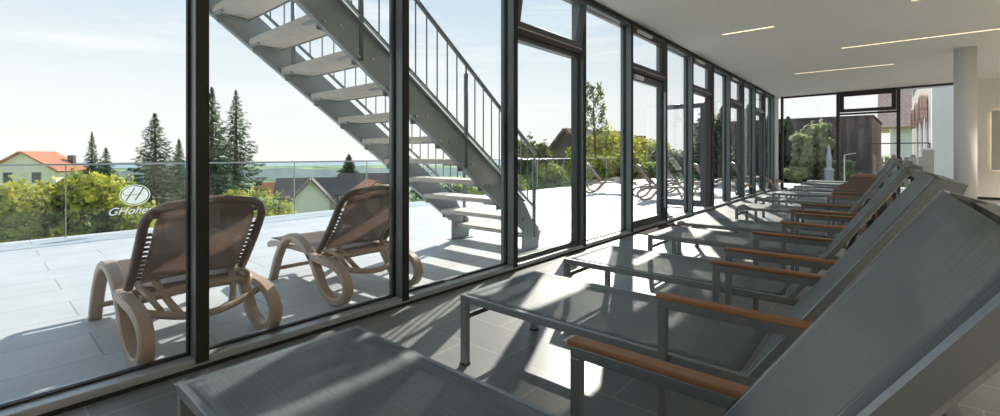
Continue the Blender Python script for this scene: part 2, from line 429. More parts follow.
# ceiling light strips
def strip(x0, x1, y, label):
    e_ = empty('ceiling_light', ((x0+x1)/2, y, ZC), 0, label, 'light')
    h = (x1-x0)/2
    MB().b2(-h, h, -.03, .03, -.004, .0).build('diffuser', M['strip'], e_)
    f = MB().b2(-h-.006, h+.006, -.036, -.03, -.006, 0).b2(-h-.006, h+.006, .03, .036, -.006, 0).b2(-h-.006, -h, -.03, .03, -.006, 0).b2(h, h+.006, -.03, .03, -.006, 0)
    f.build('frame', M['ceiling'], e_)
strip(-1.825, -1.176, 7.15, 'short warm light strip in the ceiling nearest to the window front')
strip(-1.507, .105, 11.63, 'long warm light strip in the ceiling, farthest from the viewer, left of the column')
strip(-.565, 1.75, 9.34, 'longest warm light strip in the ceiling just in front of the column')
strip(.215, 2.6, 6.98, 'warm light strip in the ceiling whose left tip shows at the top edge')

# backlit wall panel right of column
pc = Vector((2.28, EY(2.28), 0))-un*.045
pe = empty('wall_panel', (pc.x, pc.y, 1.35), math.atan2(ux.y, ux.x), 'grey backlit panel with warm glow on the cream wall right of the column', 'wall panel')
MB().b2(-.42, .42, -.015, .015, -.66, .74).build('panel_board', M['panel'], pe, .004)
MB().b2(-.40, .40, .018, .034, -.64, .72).build('light_strip', M['halo'], pe)

# ------------------------------------------------------------------ indoor loungers
LEN = 1.72; HW = .31; ZS = .35; T = .035
ANG = math.radians(55.8)
def back_path(off=0., n=0):
    """polyline (x,z) of the backrest"""
    hx, hz = 1.284, ZS-.027
    d = (math.cos(ANG), math.sin(ANG)); nx, nz = -d[1], d[0]     # normal pointing to the front/up
    pts = [(hx+d[0]*s, hz+d[1]*s) for s in (0, .19, .38, .60, .80)]
    ang = ANG; p = list(pts[-1])
    for i in range(n):
        ang -= math.radians(24); p = [p[0]+math.cos(ang)*.012, p[1]+math.sin(ang)*.012]; pts.append(tuple(p))
    out = []
    for i, q in enumerate(pts):
        a, c = pts[max(i-1, 0)], pts[min(i+1, len(pts)-1)]
        t = Vector((c[0]-a[0], c[1]-a[1])).normalized()
        out.append((q[0]-t.y*off, q[1]+t.x*off))
    return out
def make_lounger():
    root = empty('sun_lounger', (0, 0, 0))
    f = MB()
    for s in (-1, 1): f.bar((0, s*(HW-T/2), ZS-T/2), (1.78, s*(HW-T/2), ZS-T/2), T, T)
    f.bar((T/2, -HW+T, ZS-T/2), (T/2, HW-T, ZS-T/2), T, T)
    f.bar((1.30, -HW+T, ZS-T/2-.01), (1.30, HW-T, ZS-T/2-.01), .025, .025)
    f.bar((1.78-T/2, -HW+T, ZS-T/2), (1.78-T/2, HW-T, ZS-T/2), T, T)
    f.build('seat_frame', M['alu'], root, .003)
    for s in (-1, 1):
        lg = MB().bar((T/2, s*(HW-T/2), .008), (T/2, s*(HW-T/2), ZS-T), T, T).build('leg', M['alu'], root, .003)
        MB().b2(-.002, T+.002, s*(HW-T/2)-T/2-.002, s*(HW-T/2)+T/2+.002, 0, .01).build('foot_cap', M['cap'], lg)
    MB().bar((T/2, -HW+T, .24), (T/2, HW-T, .24), .02, .025).build('stretcher', M['alu_dk'], root, .002)
    # seat cloth with a shallow sag
    def sf(u, v):
        x = .03+u*1.235; y = (v-.5)*2*(HW-.02); e = 1-(2*v-1)**4
        return (x, y, ZS+.002-.012*e*math.sin(PI*min(1, u*1.02)))
    MB().grid(sf, 24, 12, (0, 0, -.004)).build('seat_sling', M['sling'], root, smooth=True)
    # arm frames, outside the rails
    ya = HW+.016
    for s in (-1, 1):
        y = s*ya
        af = MB()
        af.bar((1.03, y, .0), (1.03, y, .517), .03, .028).bar((1.03-.014, y, .532), (1.64, y, .532), .03, .03)
        af.bar((1.625, y, 0), (1.625, y, .517), .03, .028)
        ao = af.build('arm_frame', M['alu'], root, .003)
        MB().b2(1.01, 1.64, y-.023, y+.023, .548, .564).build('arm_rest', M['wood'], ao, .005)
    # backrest
    bp = back_path(); br = MB()
    for s in (-1, 1): br.band([(x, s*(HW-.02), z) for x, z in bp], .034, .028)
    br.bar((bp[-1][0]+.03, -HW+.03, bp[-1][1]-.018), (bp[-1][0]+.03, HW-.03, bp[-1][1]-.018), .022, .022)
    br.bar((bp[2][0]+.012, -HW+.03, bp[2][1]-.01), (bp[2][0]+.012, HW-.03, bp[2][1]-.01), .02, .02)
    for s in (-1, 1): br.bar((bp[-1][0]-.008, s*(HW-.02), bp[-1][1]-.006), (bp[-1][0]+.040, s*(HW-.02), bp[-1][1]-.022), .034, .026)
    bo = br.build('backrest_frame', M['alu'], root)
    bq = back_path(.0155); ss = MB()
    def bf(u, v):
        t = u*(len(bq)-1); i = min(int(t), len(bq)-2); q = t-i
        x = bq[i][0]*(1-q)+bq[i+1][0]*q; z = bq[i][1]*(1-q)+bq[i+1][1]*q
        e = 1-(2*v-1)**4; sag = .010*e*math.sin(PI*u)
        return (x+sag*math.sin(ANG), (v-.5)*2*(HW-.006), z-sag*math.cos(ANG))
    ss.grid(bf, 27, 12, (.0035, 0, -.0025)).build('backrest_sling', M['sling'], root, smooth=True)
    # prop under the backrest
    pr = MB(); mx, mz = bp[3]
    for s in (-1, 1):
        pr.bar((mx+.014, s*(HW-.055), mz-.012), (1.70, s*(HW-.055), ZS-.03), .012, .02)
        pr.bar((mx-.08, s*(HW-.055), mz-.17), (1.42, s*(HW-.055), ZS-.06), .010, .018)
    pr.bar((1.70, -HW+.05, ZS-.03), (1.70, HW-.05, ZS-.03), .018, .018)
    pr.build('backrest_prop', M['alu_dk'], root)
    for s in (-1, 1): MB().b2(bp[-1][0]+.005, bp[-1][0]+.035, s*(HW-.03)-.010, s*(HW-.03)+.010, bp[-1][1]-.060, bp[-1][1]-.034).build('end_knob', M['cap'], root, .004)
    return root
proto = make_lounger()
LG = [(.405, -1.652), (1.589, -1.625), (2.596, -1.66), (3.865, -1.60), (4.80, -1.67), (6.69, -1.555), (8.10, -1.60),
      (9.55, -1.60), (10.85, -1.58), (12.10, -1.60), (13.35, -1.62), (14.55, -1.64)]
ords = ['largest and nearest grey mesh lounger, its backrest filling the right corner',
        'second grey mesh lounger from the viewer, pale sunlit wedge on its seat',
        'third grey mesh lounger from the viewer, behind the second wooden armed one',
        'fourth grey mesh lounger from the viewer, foot by the terrace door',
        'fifth grey mesh lounger from the viewer, close behind the fourth',
        'sixth grey mesh lounger from the viewer, legs free standing against bright floor',
        'seventh grey mesh lounger from the viewer in the indoor row',
        'eighth grey mesh lounger from the viewer in the indoor row',
        'ninth grey mesh lounger, fourth from the glazed end wall',
        'tenth grey mesh lounger, third from the glazed end wall',
        'eleventh grey mesh lounger, second from the glazed end wall',
        'last grey mesh lounger, nearest to the glazed end wall']
for i, (y, x) in enumerate(LG):
    o = proto if i == 0 else copy_tree(proto)
    o.location = (x, y+HW, 0)
    tag(o, ords[i], 'sun lounger', 'grey mesh loungers in the indoor row')

# ------------------------------------------------------------------ terrace, balustrade
TX = -8.0
TY1 = 20.
struct('terrace', MB().b2(TX-.12, FX-.15, -9, TY1, -.22, -.01), M['terrace'], 'pale grey slab terrace outside the window front', 'terrace')
struct('terrace_end', MB().b2(FX-.15, 6, 16.42, TY1, -.22, -.015), M['terrace'], 'pale slab terrace beyond the glazed end wall', 'terrace')
bal = empty('glass_balustrade', (TX, 0, 0), 0, 'long glass balustrade with thin steel rail along the terrace edge', 'balustrade')
ps = [.77+1.475*k for k in range(-6, 13)]
MB().b2(-.02, .02, ps[0]-.3, ps[-1]+.3, .915, .94).build('hand_rail', M['rail'], bal, .004)
for i, y in enumerate(ps):
    MB().b2(-.03, -.008, y-.006, y+.006, -.2, .915).build('post', M['rail'], bal)
    if i < len(ps)-1:
        gp = MB().b2(-.004, .004, y+.02, ps[i+1]-.02, .02, .91).build('glass_panel', M['bglass'], bal)
        if i == 6: logo_panel = gp
# oval emblem and script lettering on the glass
LY, LZ = (1.47, .49)
D6 = 6.38
def oval(mb, a, b, t, x, n=48, w=None):
    pts = [(x, LY+a*math.cos(2*PI*k/n), LZ+b*math.sin(2*PI*k/n)) for k in range(n)]
    if w is None:
        vs = pts+[(x+t, p[1], p[2]) for p in pts]
        mb.add(vs, [tuple(range(n))[::-1], tuple(range(n, 2*n))]+[(k, (k+1) % n, (k+1) % n+n, k+n) for k in range(n)])
    else:
        q = [(x, LY+(a-w)*math.cos(2*PI*k/n), LZ+(b-w)*math.sin(2*PI*k/n)) for k in range(n)]
        vs = pts+q+[(x+t, p[1], p[2]) for p in pts]+[(x+t, p[1], p[2]) for p in q]
        fs = []
        for k in range(n):
            j = (k+1) % n
            fs += [(k, j, n+j, n+k), (2*n+k, 3*n+k, 3*n+j, 2*n+j), (k, 2*n+k, 2*n+j, j), (n+k, n+j, 3*n+j, 3*n+k)]
        mb.add(vs, fs)
    return mb
lo = oval(MB(), .148, .122, .001, .006).build('emblem_field', M['whitefilm'], logo_panel)
oval(MB(), .172, .146, .001, .006, w=.010).build('emblem_ring', M['whitefilm'], logo_panel)
def text_mesh(body, size, loc, mat, name, shear=.35, parent=None):
    cu = bpy.data.curves.new(name, 'FONT'); cu.body = body; cu.size = size; cu.shear = shear; cu.extrude = .0008
    cu.align_x = 'CENTER'; cu.offset = .0
    t = bpy.data.objects.new(name, cu); C.objects.link(t)
    bpy.context.view_layer.update()
    me = bpy.data.meshes.new_from_object(t.evaluated_get(bpy.context.evaluated_depsgraph_get()))
    bpy.data.objects.remove(t)
    me.materials.append(mat)
    o = bpy.data.objects.new(name, me); C.objects.link(o)
    o.rotation_euler = (PI/2, 0, PI/2); o.location = loc
    if parent: o.parent = parent
    return o
st = MB()
for c0 in (-.055, .045):
    st.tube(smooth_path([(.009, LY+c0-.045, LZ-.075), (.009, LY+c0-.01, LZ-.01), (.009, LY+c0+.03, LZ+.06), (.009, LY+c0+.052, LZ+.10)], 4), .0065, 6)
st.tube(smooth_path([(.009, LY-.13, LZ+.04), (.009, LY-.11, LZ-.0), (.009, LY-.02, LZ+.005), (.009, LY+.08, LZ+.012)], 4), .003, 6)
st.build('emblem_letter', M['blackfilm'], logo_panel)
text_mesh('GHohen', .145, (.007, LY-.05, LZ-.262), M['whitefilm'], 'lettering', .4, logo_panel)

# ------------------------------------------------------------------ steel staircase
SXN, SXF = -3.01, -4.12
RISE, GO = .205, .272
def zlow(y): return .507-.742*(y-3.51)
ytop = -.9
stair = empty('steel_staircase', (-3.56, 4., 0), 0, 'galvanised steel outdoor staircase rising over the terrace past the windows', 'staircase')
def sp(mb, name, mat, bevel=0, parent=None, smooth=False):
    mb.v = [(v[0]+3.56, v[1]-4., v[2]) for v in mb.v]
    return mb.build(name, mat, parent or stair, bevel, smooth)
TH = .32
poly = [(4.18, 0), (4.18, .23), (4.05, .34), (4.05, zlow(4.05)+TH), (ytop, zlow(ytop)+TH), (ytop, zlow(ytop)), (3.88, zlow(3.88)), (3.88, 0)]
poly[3] = (3.93, zlow(3.93)+TH)
for X, s in ((SXN, 1), (SXF, -1)):
    so = sp(MB().prism(poly, 'x', X-.006, X+.006), 'stringer', M['steel'])
    fl = MB()   # lips along both edges (channel section, turned outwards)
    w = .05
    for off in (0, TH-.008):
        fl.bar((X+s*w/2, 3.88, zlow(3.88)+off+.004), (X+s*w/2, ytop, zlow(ytop)+off+.004), w, .01, (0, 0, 1))
    sp(fl, 'flange', M['steel'], parent=so)
    bl = MB()
    for k in range(1, 19):
        y = 4.24-(k-1)*GO; z = .19+RISE*(k-1)
        for dy in (.05, .17):
            bl.tube([(X+s*.006, y-dy-.02, z-.045), (X+s*.02, y-dy-.02, z-.045)], .012, 8)
    sp(bl, 'bolts', M['bolt'], parent=so)
# treads
for k in range(1, 19):
    y = 4.24-(k-1)*GO; z = .19+RISE*(k-1)
    t = sp(MB().b2(SXF+.01, SXN-.01, y-.275, y, z-.045, z), 'tread', M['tread'], .004)
    sp(MB().b2(SXF+.012, SXN-.012, y, y+.006, z-.055, z+.002), 'tread_nosing', M['steel'], parent=t)
    bb = MB()
    for X, s in ((SXN, -1), (SXF, 1)):
        bb.b2(X, X+s*.05, y-.24, y-.04, z-.058, z-.05).b2(X, X+s*.008, y-.24, y-.04, z-.11, z-.05)
        bb.b2(X, X+s*.16, y-.265, y-.24, z-.06, z-.046)
    sp(bb, 'tread_bracket', M['steel'], parent=t)
# railings
for X in (SXN, SXF):
    r = MB()
    yt = ytop+.0
    top = lambda y: 1.106-.762*(y-4.07)
    low = lambda y: zlow(y)+TH+.075
    r.tube([(X, 4.13, top(4.13)), (X, yt, top(yt))], .021, 10)
    ro = sp(r, 'hand_rail', M['steel_bar'], smooth=True)
    r2 = MB().bar((X, 4.12, low(4.12)), (X, yt, low(yt)), .03, .016)
    sp(r2, 'bottom_rail', M['steel_bar'])
    for yp in (4.10, 3.02, 1.9, .78, -.34):
        p = MB().tube([(X, yp, zlow(yp)+.06), (X, yp, top(yp)-.09)], .021, 10).tube([(X, yp, top(yp)-.09), (X, yp, top(yp))], .009, 8)
        sp(p, 'post', M['steel_bar'], smooth=True)
    yb = 4.10-.12; i = 1
    while yb > yt+.05:
        if min(abs(yb-q) for q in (4.10, 3.02, 1.9, .78, -.34)) > .04:
            sp(MB().tube([(X, yb, low(yb)), (X, yb, top(yb))], .0065, 6), 'baluster', M['steel_bar'])
        yb -= .12; i += 1
sp(MB().b2(SXF-.05, FX-.2, ytop-1.2, ytop+.22, RISE*18-.09, RISE*18-.01), 'landing', M['steel'])
lp = MB()
for y in (ytop-1.1,):
    lp.b2(SXF-.03, SXF+.05, y-.04, y+.04, -.01, RISE*18-.08)
sp(lp, 'landing_post', M['steel'])
ft = MB()
for X in (SXN, SXF): ft.b2(X-.06, X+.06, 3.86, 4.2, -.01, .002)
sp(ft, 'base_plate', M['steel'])

# ------------------------------------------------------------------ outdoor loungers (moulded frame)
def make_patio_lounger():
    """local x: 0 at the head end (towards the window) growing to the foot end"""
    root = empty('patio_lounger')
    hw = .305
    side = [(1.21, 0, .0), (1.12, 0, .18), (.99, 0, .345), (.84, 0, .41), (.67, 0, .375), (.53, 0, .29), (.43, 0, .18), (.34, 0, .075), (.20, 0, .027), (.07, 0, .06),
            (.025, 0, .15), (.08, 0, .235), (.20, 0, .275), (.34, 0, .285), (.55, 0, .30)]
    pth = smooth_path(side, 8)
    for s in (-1, 1):
        MB().band([(p.x, s*hw, p.z) for p in pth], .066, .048).build('side_frame', M['resin'], root)
    rl = MB()
    for s in (-1, 1):
        rl.band([(p.x, s*(hw-.05), p.z) for p in smooth_path([(.45, 0, .30), (.75, 0, .305), (1.1, 0, .30), (1.34, 0, .285), (1.41, 0, .26)], 4)], .035, .045)
    rl.bar((1.41, -hw+.05, .262), (1.41, hw-.05, .262), .04, .04)
    rl.bar((.50, -hw, .29), (.50, hw, .29), .04, .035); rl.bar((1.15, -hw, .10), (1.15, hw, .10), .03, .03)
    rl.build('seat_rail', M['resin'], root, .004)
    # curved bars low behind the head end
    def bow(x0, z0, dx, dz, n=14, yy=hw):
        return [(x0-dx*math.sin(PI*k/n), -yy+2*yy*k/n, z0-dz*math.sin(PI*k/n)) for k in range(n+1)]
    MB().tube(bow(.20, .265, .06, .07), .021, 8).build('rear_bow', M['resin'], root, smooth=True)
    MB().tube(bow(.30, .30, .03, -.02, yy=.27), .024, 8).build('rear_bow', M['resin'], root, smooth=True)
    st_ = MB()
    for s in (-1, 1):
        st_.tube(smooth_path([(.36, s*.19, .37), (.25, s*.16, .28), (.17, s*.12, .205)], 4), .018, 8)
        st_.tube(smooth_path([(.42, s*.25, .34), (.25, s*.25, .33), (.20, s*.2, .24)], 4), .015, 8)
    st_.build('rear_strut', M['resin'], root, smooth=True)
    # seat cloth
    MB().grid(lambda u, v: (.44+u*.95, (v-.5)*2*(hw-.06), .325-.02*math.sin(PI*v)*math.sin(PI*u)), 16, 8, (0, 0, -.006)).build('seat_sling', M['osling'], root, smooth=True)
    # backrest: rounded frame leaning back to the head end
    hx, hz = .44, .335; tx, tz = .05, .765
    ln = math.hypot(tx-hx, tz-hz); d = Vector(((tx-hx)/ln, 0, (tz-hz)/ln)); nrm = Vector((-d.z, 0, d.x))
    def on(yy, s, o=0):
        c = .03*(yy/hw)**2
        bend = -.05*(s/ln)**3
        return Vector((hx, yy, hz))+d*s+nrm*(o-bend*-1)+Vector((c, 0, 0))
    ring = []
    w = .285; R = .11
    for k in range(9): ring.append(on(-w, (ln-R)*k/8))
    for k in range(1, 7): a = PI/2*k/6; ring.append(on(-w+R*(1-math.cos(a)), ln-R+R*math.sin(a)))
    for k in range(1, 8): ring.append(on(-w+R+(2*w-2*R)*k/8, ln+.022*math.sin(PI*k/8)))
    for k in range(0, 7): a = PI/2*(1-k/6); ring.append(on(w-R*(1-math.cos(a)), ln-R+R*math.sin(a)))
    for k in range(1, 9): ring.append(on(w, (ln-R)*(1-k/8)))
    fb = MB().tube(ring, .024, 10)
    bo = fb.build('backrest_frame', M['resin_shade'], root, smooth=True)
    tabs = MB()
    for s in (-1, 1):
        for k in range(11):
            p = on(s*(w-.030), .06+k*(ln-.2)/11, -.004)
            tabs.box(p, (.012, .026, .014), Matrix.Rotation(-ANG, 3, 'Y'))
    tabs.build('sling_tab', M['resin_shade'], bo)
    sl = MB().grid(lambda u, v: on((v-.5)*2*(w-.045 if u < .8 else w-.045-.05*((u-.8)/.2)**2), .02+u*(ln-.03), -.0-.018*math.sin(PI*v)), 16, 10, tuple(nrm*-.006))
    sl.build('backrest_sling', M['osling'], root, smooth=True)
    MB().bar(tuple(on(-w+.03, ln*.86, -.025)), tuple(on(w-.03, ln*.86, -.025)), .03, .02).build('cross_bar', M['alu_dk'], root, .004)
    return root
pl = make_patio_lounger()
PL = [((-2.68, .845), 181.5, 'brown patio lounger at the left outside the window, split by a mullion'),
      ((-2.77, 1.97), 180, 'brown patio lounger to the right of the other close outside the window'),
      ((-6.5, 11.3), 20, 'brown patio lounger alone on the bright terrace between two mullions'),
      ((-4.6, 10.3), 35, 'patio lounger outside behind the shut terrace door'),
      ((-4.9, 12.7), 25, 'patio lounger outside, left of the pane beside the door'),
      ((-3.9, 12.3), 30, 'patio lounger outside seen beyond the open terrace door'),
      ((-3.7, 15.2), 30, 'farthest patio lounger outside at the end of the terrace')]
for i, ((x, y), a, lb) in enumerate(PL):
    o = pl if i == 0 else copy_tree(pl)
    o.location = (x, y, -.01); o.rotation_euler = (0, 0, math.radians(a))
    tag(o, lb, 'sun lounger', 'brown patio loungers on the terrace')

# ------------------------------------------------------------------ landscape
def gh(x, y):
    d = max(0., -(x-TX))                       # distance beyond the terrace edge
    h = -2.6-.13*d if d < 60 else -10.4-.055*(d-60)
    if d >= 900: h = -56.6
    if d <= 0: h = -2.2
    t = min(1, max(0, (y-17)/6.)); t2 = max(0., 1-max(0, d-4)/22.)
    k = t*t2
    return h*(1-k)+(-.25)*k
gx = [40, 20, 8, 6, 0, -3, -6, -7.9, -8.2, -9, -11, -14, -18, -24, -32, -45, -60, -90, -140, -220, -350, -550, -900, -1500, -2600, -4200]
gy = [-4200, -2200, -1200, -600, -300, -150, -70, -30, -12, 0, 8, 14, 16.5, 18, 20, 23, 27, 34, 45, 70, 120, 220, 400, 800, 1500, 2600, 4200]
g = MB(); vs = [(x, y, gh(x, y)) for x in gx for y in gy]; w = len(gy)
g.add(vs, [(i*w+j, i*w+j+1, (i+1)*w+j+1, (i+1)*w+j) for i in range(len(gx)-1) for j in range(w-1)])
o = g.build('ground', M['ground']); tag(o, 'green meadows falling away to the plain', 'ground', kind='structure')
def hill(name, dist, az0, az1, zb, zt, amp, mat, sc, label):
    mb = MB(); n = 90; vs = []
    for i in range(n+1):
        az = math.radians(az0+(az1-az0)*i/n)
        c, s = -math.sin(az), math.cos(az)
        h = zt+amp*noise.noise(Vector((i*sc, dist*.01, 0)))+amp*.4*noise.noise(Vector((i*sc*3.1, 3, 0)))
        vs += [(c*dist, s*dist, zb), (c*(dist+250), s*(dist+250), h), (c*(dist+700), s*(dist+700), zb)]
    mb.add(vs, [q for i in range(n) for q in ((i*3, i*3+1, i*3+4, i*3+3), (i*3+1, i*3+2, i*3+5, i*3+4))])
    o = mb.build(name, mat); tag(o, label, 'hill', kind='structure')
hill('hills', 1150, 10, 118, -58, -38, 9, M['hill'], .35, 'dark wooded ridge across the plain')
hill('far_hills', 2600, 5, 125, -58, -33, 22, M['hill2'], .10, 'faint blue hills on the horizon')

# ------------------------------------------------------------------ plants
def bumpy(d, seed): return .78+.44*noise.noise(d*2.1+Vector((seed, seed*.7, 0)))+.2*noise.noise(d*5.3+Vector((seed*1.3, 2, 0)))
def leaf_cloud(mb, c, r, n, size, rnd, seed, hollow=.55, el=1.5):
    c = Vector(c)
    for _ in range(n):
        d = Vector((rnd.gauss(0, 1), rnd.gauss(0, 1), rnd.gauss(0, 1))).normalized()
        k = bumpy(d, seed)*(hollow+(1-hollow)*rnd.random()**.5)
        p = c+Vector((d.x*r[0], d.y*r[1], d.z*r[2]))*k
        s = size*(.6+.8*rnd.random())
        a = Vector((rnd.gauss(0, 1), rnd.gauss(0, 1), rnd.gauss(0, 1))).normalized()
        b_ = a.cross(d+Vector((.01, .3, .1))).normalized()
        a = a*s*el/2; b_ = b_*s/2
        o = len(mb.v); mb.v += [tuple(p-a), tuple(p+b_*.9), tuple(p+a), tuple(p-b_*.9)]; mb.f.append((o, o+1, o+2, o+3))
def bush(x, y, r, zt, mat, label, n=5000, size=.09, group=None, name='bush', zb=None, lobes=6, cat='bush', seed=None):
    rnd = random.Random(int(x*97+y*31)); zb = gh(x, y) if zb is None else zb
    H = zt-zb
    root = empty(name, (x, y, zb), 0, label, cat, group)
    sm = MB()
    for k in range(4):
        a = rnd.random()*6.28; q = r*.5
        sm.tube([(0, 0, -.05), (math.cos(a)*q*.3, math.sin(a)*q*.3, H*.35), (math.cos(a)*q, math.sin(a)*q, H*.8)], [.05, .035, .012], 6)
    sm.build('stem', M['bark'], root)
    lf = MB()
    leaf_cloud(lf, (0, 0, H*.5), (r*.95, r*.95, H*.5), int(n*.5), size, rnd, x+y)
    for k in range(lobes):
        a = 6.28*k/lobes+rnd.random(); q = r*(.35+.4*rnd.random()); rr = r*(.35+.25*rnd.random())
        zz = H*(.55+.35*rnd.random())-rr*.3
        leaf_cloud(lf, (math.cos(a)*q, math.sin(a)*q, zz), (rr, rr, rr*.9), int(n*.5/lobes), size, rnd, k+x)
    lf.build('foliage', mat, root, fixn=False)
    return root
def conifer(x, y, r, zt, label, mat=None, group=None, zb=None, tiers=20, dens=1., name='conifer_tree', seed=0, droop=.28, leaf=.16):
    rnd = random.Random(int(x*13+y*57)+seed); zb = gh(x, y) if zb is None else zb; H = zt-zb
    root = empty(name, (x, y, zb), 0, label, 'tree', group)
    MB().tube([(0, 0, -.1), (0, 0, H*.5), (.02, 0, H*.99)], [r*.085, r*.05, .01], 8).build('trunk', M['bark'], root)
    lf = MB()
    NB = tiers*11
    for t in range(NB):
        u = ((t+.5)/NB)**.9; z = H*(.08+.915*u); R = r*(1-u)**.9*(.75+.5*rnd.random())+.02; tl = .4+.6*min(1, (1-u)*2.5)
        for b_ in (0,):
            nb = 1
            a = t*2.39996+rnd.uniform(-.3, .3); L_ = R*(.7+.45*rnd.random()); ns = max(5, int(dens*18*L_/max(r, .1))+5)
            for k in range(ns*4):
                q = ((k+rnd.random())/(ns*4))**.8*L_; wdt = .28*(L_-q)+.03*r
                off = (rnd.random()-.5)*2*wdt*.6
                zz = z-droop*q+.16*q*q/max(L_, .1)+rnd.uniform(-.5, .2)*H/tiers*.5
                px = math.cos(a)*q-math.sin(a)*off; py = math.sin(a)*q+math.cos(a)*off
                s = leaf*(.5+.6*rnd.random())*tl
                dv = Vector((math.cos(a+rnd.uniform(-.9, .9)), math.sin(a+rnd.uniform(-.9, .9)), -.25+rnd.uniform(-.3, .3))).normalized()*s
                bv = dv.cross(Vector((rnd.gauss(0, .4), rnd.gauss(0, .4), 1))).normalized()*s*.28
                P = Vector((px, py, zz)); o = len(lf.v)
                lf.v += [tuple(P-dv*.4), tuple(P+bv), tuple(P+dv), tuple(P-bv)]; lf.f.append((o, o+1, o+2, o+3))
    lf.build('foliage', mat or M['g_dk'], root, fixn=False)
    return root
CY, SY = math.cos(math.radians(40.6)), math.sin(math.radians(40.6))
def at(px, D):
    """ground position seen in column px of a 1000 wide frame at depth D"""
    r = (px-500)/451.; return (D*(r*CY-SY), D*(CY+r*SY))
def zat(py, D): return 1.05+(155-py)/451.*D

# bushes right behind the balustrade
B1 = [(-40, 7.6, 165, 'g_mid', 1.5), (5, 7.8, 172, 'g_mid', 1.3), (38, 7.9, 160, 'g_yel', 1.15), (75, 8.3, 166, 'g_yel', 1.1), (100, 8.4, 186, 'g_mid', .9), (128, 9.0, 184, 'g_yel', .95), (158, 9.6, 200, 'g_mid', .9),
      (262, 12.4, 180, 'g_yel', 1.15), (248, 11.2, 200, 'g_mid', .8), (345, 13.5, 199, 'g_yel', .75), (375, 14, 194, 'g_yel', .8), (402, 14.4, 190, 'g_mid', 1.0), (436, 15.2, 172, 'g_dk', 1.2), (470, 15.6, 178, 'g_mid', 1.2), (504, 16.4, 166, 'g_mid', 1.3)]
BL = ['fresh green bush at the far left edge behind the balustrade', 'green bush below the orange roofed house', 'yellow-green bush in front of the orange roofed house', 'yellow-green bush below the dark chimney',
      'low green bush between yellow bush and emblem', 'yellow-green bush behind the oval emblem', 'low green bush behind the left brown lounger', 'yellow-green bush right of the tall dark firs',
      'low green bush at the foot of the tall dark firs', 'small yellow-green bush in front of the white gabled house', 'small yellow-green bush left of the right hand brown lounger top',
      'green bush seen under the staircase left part', 'dark bush seen between the lower stair treads', 'green bush behind the lower end of the staircase', 'green bush right behind the stair hand rail foot']
for (px, D, py, mt, r), lb in zip(B1, BL):
    x, y = at(px, D); bush(x, y, r, zat(py, D), M[mt], lb, 15000, .062, 'bushes behind the balustrade')
B2 = [(533, 19, 133, 'g_ol', 1.15, 'rounded olive green tree between staircase and brown gabled house'), (548, 17.5, 158, 'g_mid', 1.0, 'low green shrub under the brown gabled house'),
      (596, 20, 152, 'g_yel', 1.1, 'yellow-green hedge shrub left of the lone terrace lounger'), (622, 22, 144, 'g_yel', 1.3, 'yellow-green hedge shrub right behind the lone terrace lounger'), (640, 23, 160, 'g_mid', 1.3, 'green shrub behind the shut terrace door'),
      (668, 25, 150, 'g_ol', 1.5, 'olive green shrub beyond the pane right of the shut door'), (700, 27, 158, 'g_mid', 1.5, 'green shrub beyond the open terrace door'), (578, 19, 166, 'g_mid', 1.2, 'low green shrub below the brown gabled house, at its right')]
for px, D, py, mt, r, lb in B2:
    x, y = at(px, D); bush(x, y, r, zat(py, D), M[mt], lb, 9000, .12, 'shrubs beyond the far terrace')
x, y = at(604, 26); bush(x, y, 2.6, zat(133, 26), M['g_yel'], 'large yellow-green ivy mound behind the terrace', 14000, .15)
x, y = at(636, 31); bush(x, y, 2.2, zat(136, 31), M['g_yel'], 'large yellow-green ivy mound left of the chimney', 12000, .15)
# slender airy tree
x, y = at(594, 22); root = empty('slender_tree', (x, y, gh(x, y)), 0, 'slender airy tree rising above the yellow-green mound', 'tree')
zb = gh(x, y); tp = zat(86, 22)-zb; rnd = random.Random(5)
tr = MB().tube([(0, 0, 0), (.05, 0, tp*.5), (-.05, 0, tp*.98)], [.09, .06, .01], 7); lf = MB()
for k in range(26):
    z = tp*(.5+.5*k/26); a = k*2.4; L_ = .75*(1-.65*k/26)+.1
    e_ = (math.cos(a)*L_, math.sin(a)*L_, z+.3)
    tr.tube([(0, 0, z-.1), e_], [.02, .006], 5)
    leaf_cloud(lf, (e_[0]*.8, e_[1]*.8, e_[2]-.15), (.22, .22, .42), 42, .08, rnd, k, .1, 2.4)
tr.build('trunk', M['bark'], root); lf.build('foliage', M['g_ol'], root, fixn=False)

# conifers
CF = [(92, 35, 131, 1.7, 'thin fir right of the orange roofed house', 2.2), (106, 28, 147, 2.2, 'broad bushy fir right of the dark chimney', 1.5), (155, 22, 112, 2.6, 'tall pointed fir above the oval emblem', 1.),
      (179, 30, 138, 1.9, 'fir left of the first mullion', 1.), (212, 21.5, 86, 1.9, 'tall fir just right of the first mullion', 1.), (236, 27, 89, 2.7, 'tall spreading fir with open crown', 1.)]
for px, D, py, r, lb, _ in CF:
    x, y = at(px, D); conifer(x, y, r, zat(py, D), lb, tiers=26, group='firs beyond the terrace', zb=gh(x, y), leaf=.20)
x, y = at(349, 75); conifer(x, y, 4.2, zat(154, 75), 'rounded dark tree standing among the village roofs', tiers=16, leaf=.8, droop=.1)
CR = [(707, 18, 95, 1.2, 'dark fir seen through the narrow far panes, leftmost of the four'), (722, 22.5, 106, 1.1, 'dark fir through the far panes, second of the four'), (748, 18.6, 104, 1.0, 'dark fir through the far panes, third of the four'), (769, 21.2, 114, .9, 'dark fir through the far panes, rightmost of the four'), (788, 19.6, 116, .9, 'dark fir at the left edge of the glazed end wall')]
for px, D, py, r, lb in CR:
    x, y = at(px, D); conifer(x, y, r, zat(py, D), lb, tiers=22, group='firs at the far end', leaf=.2)
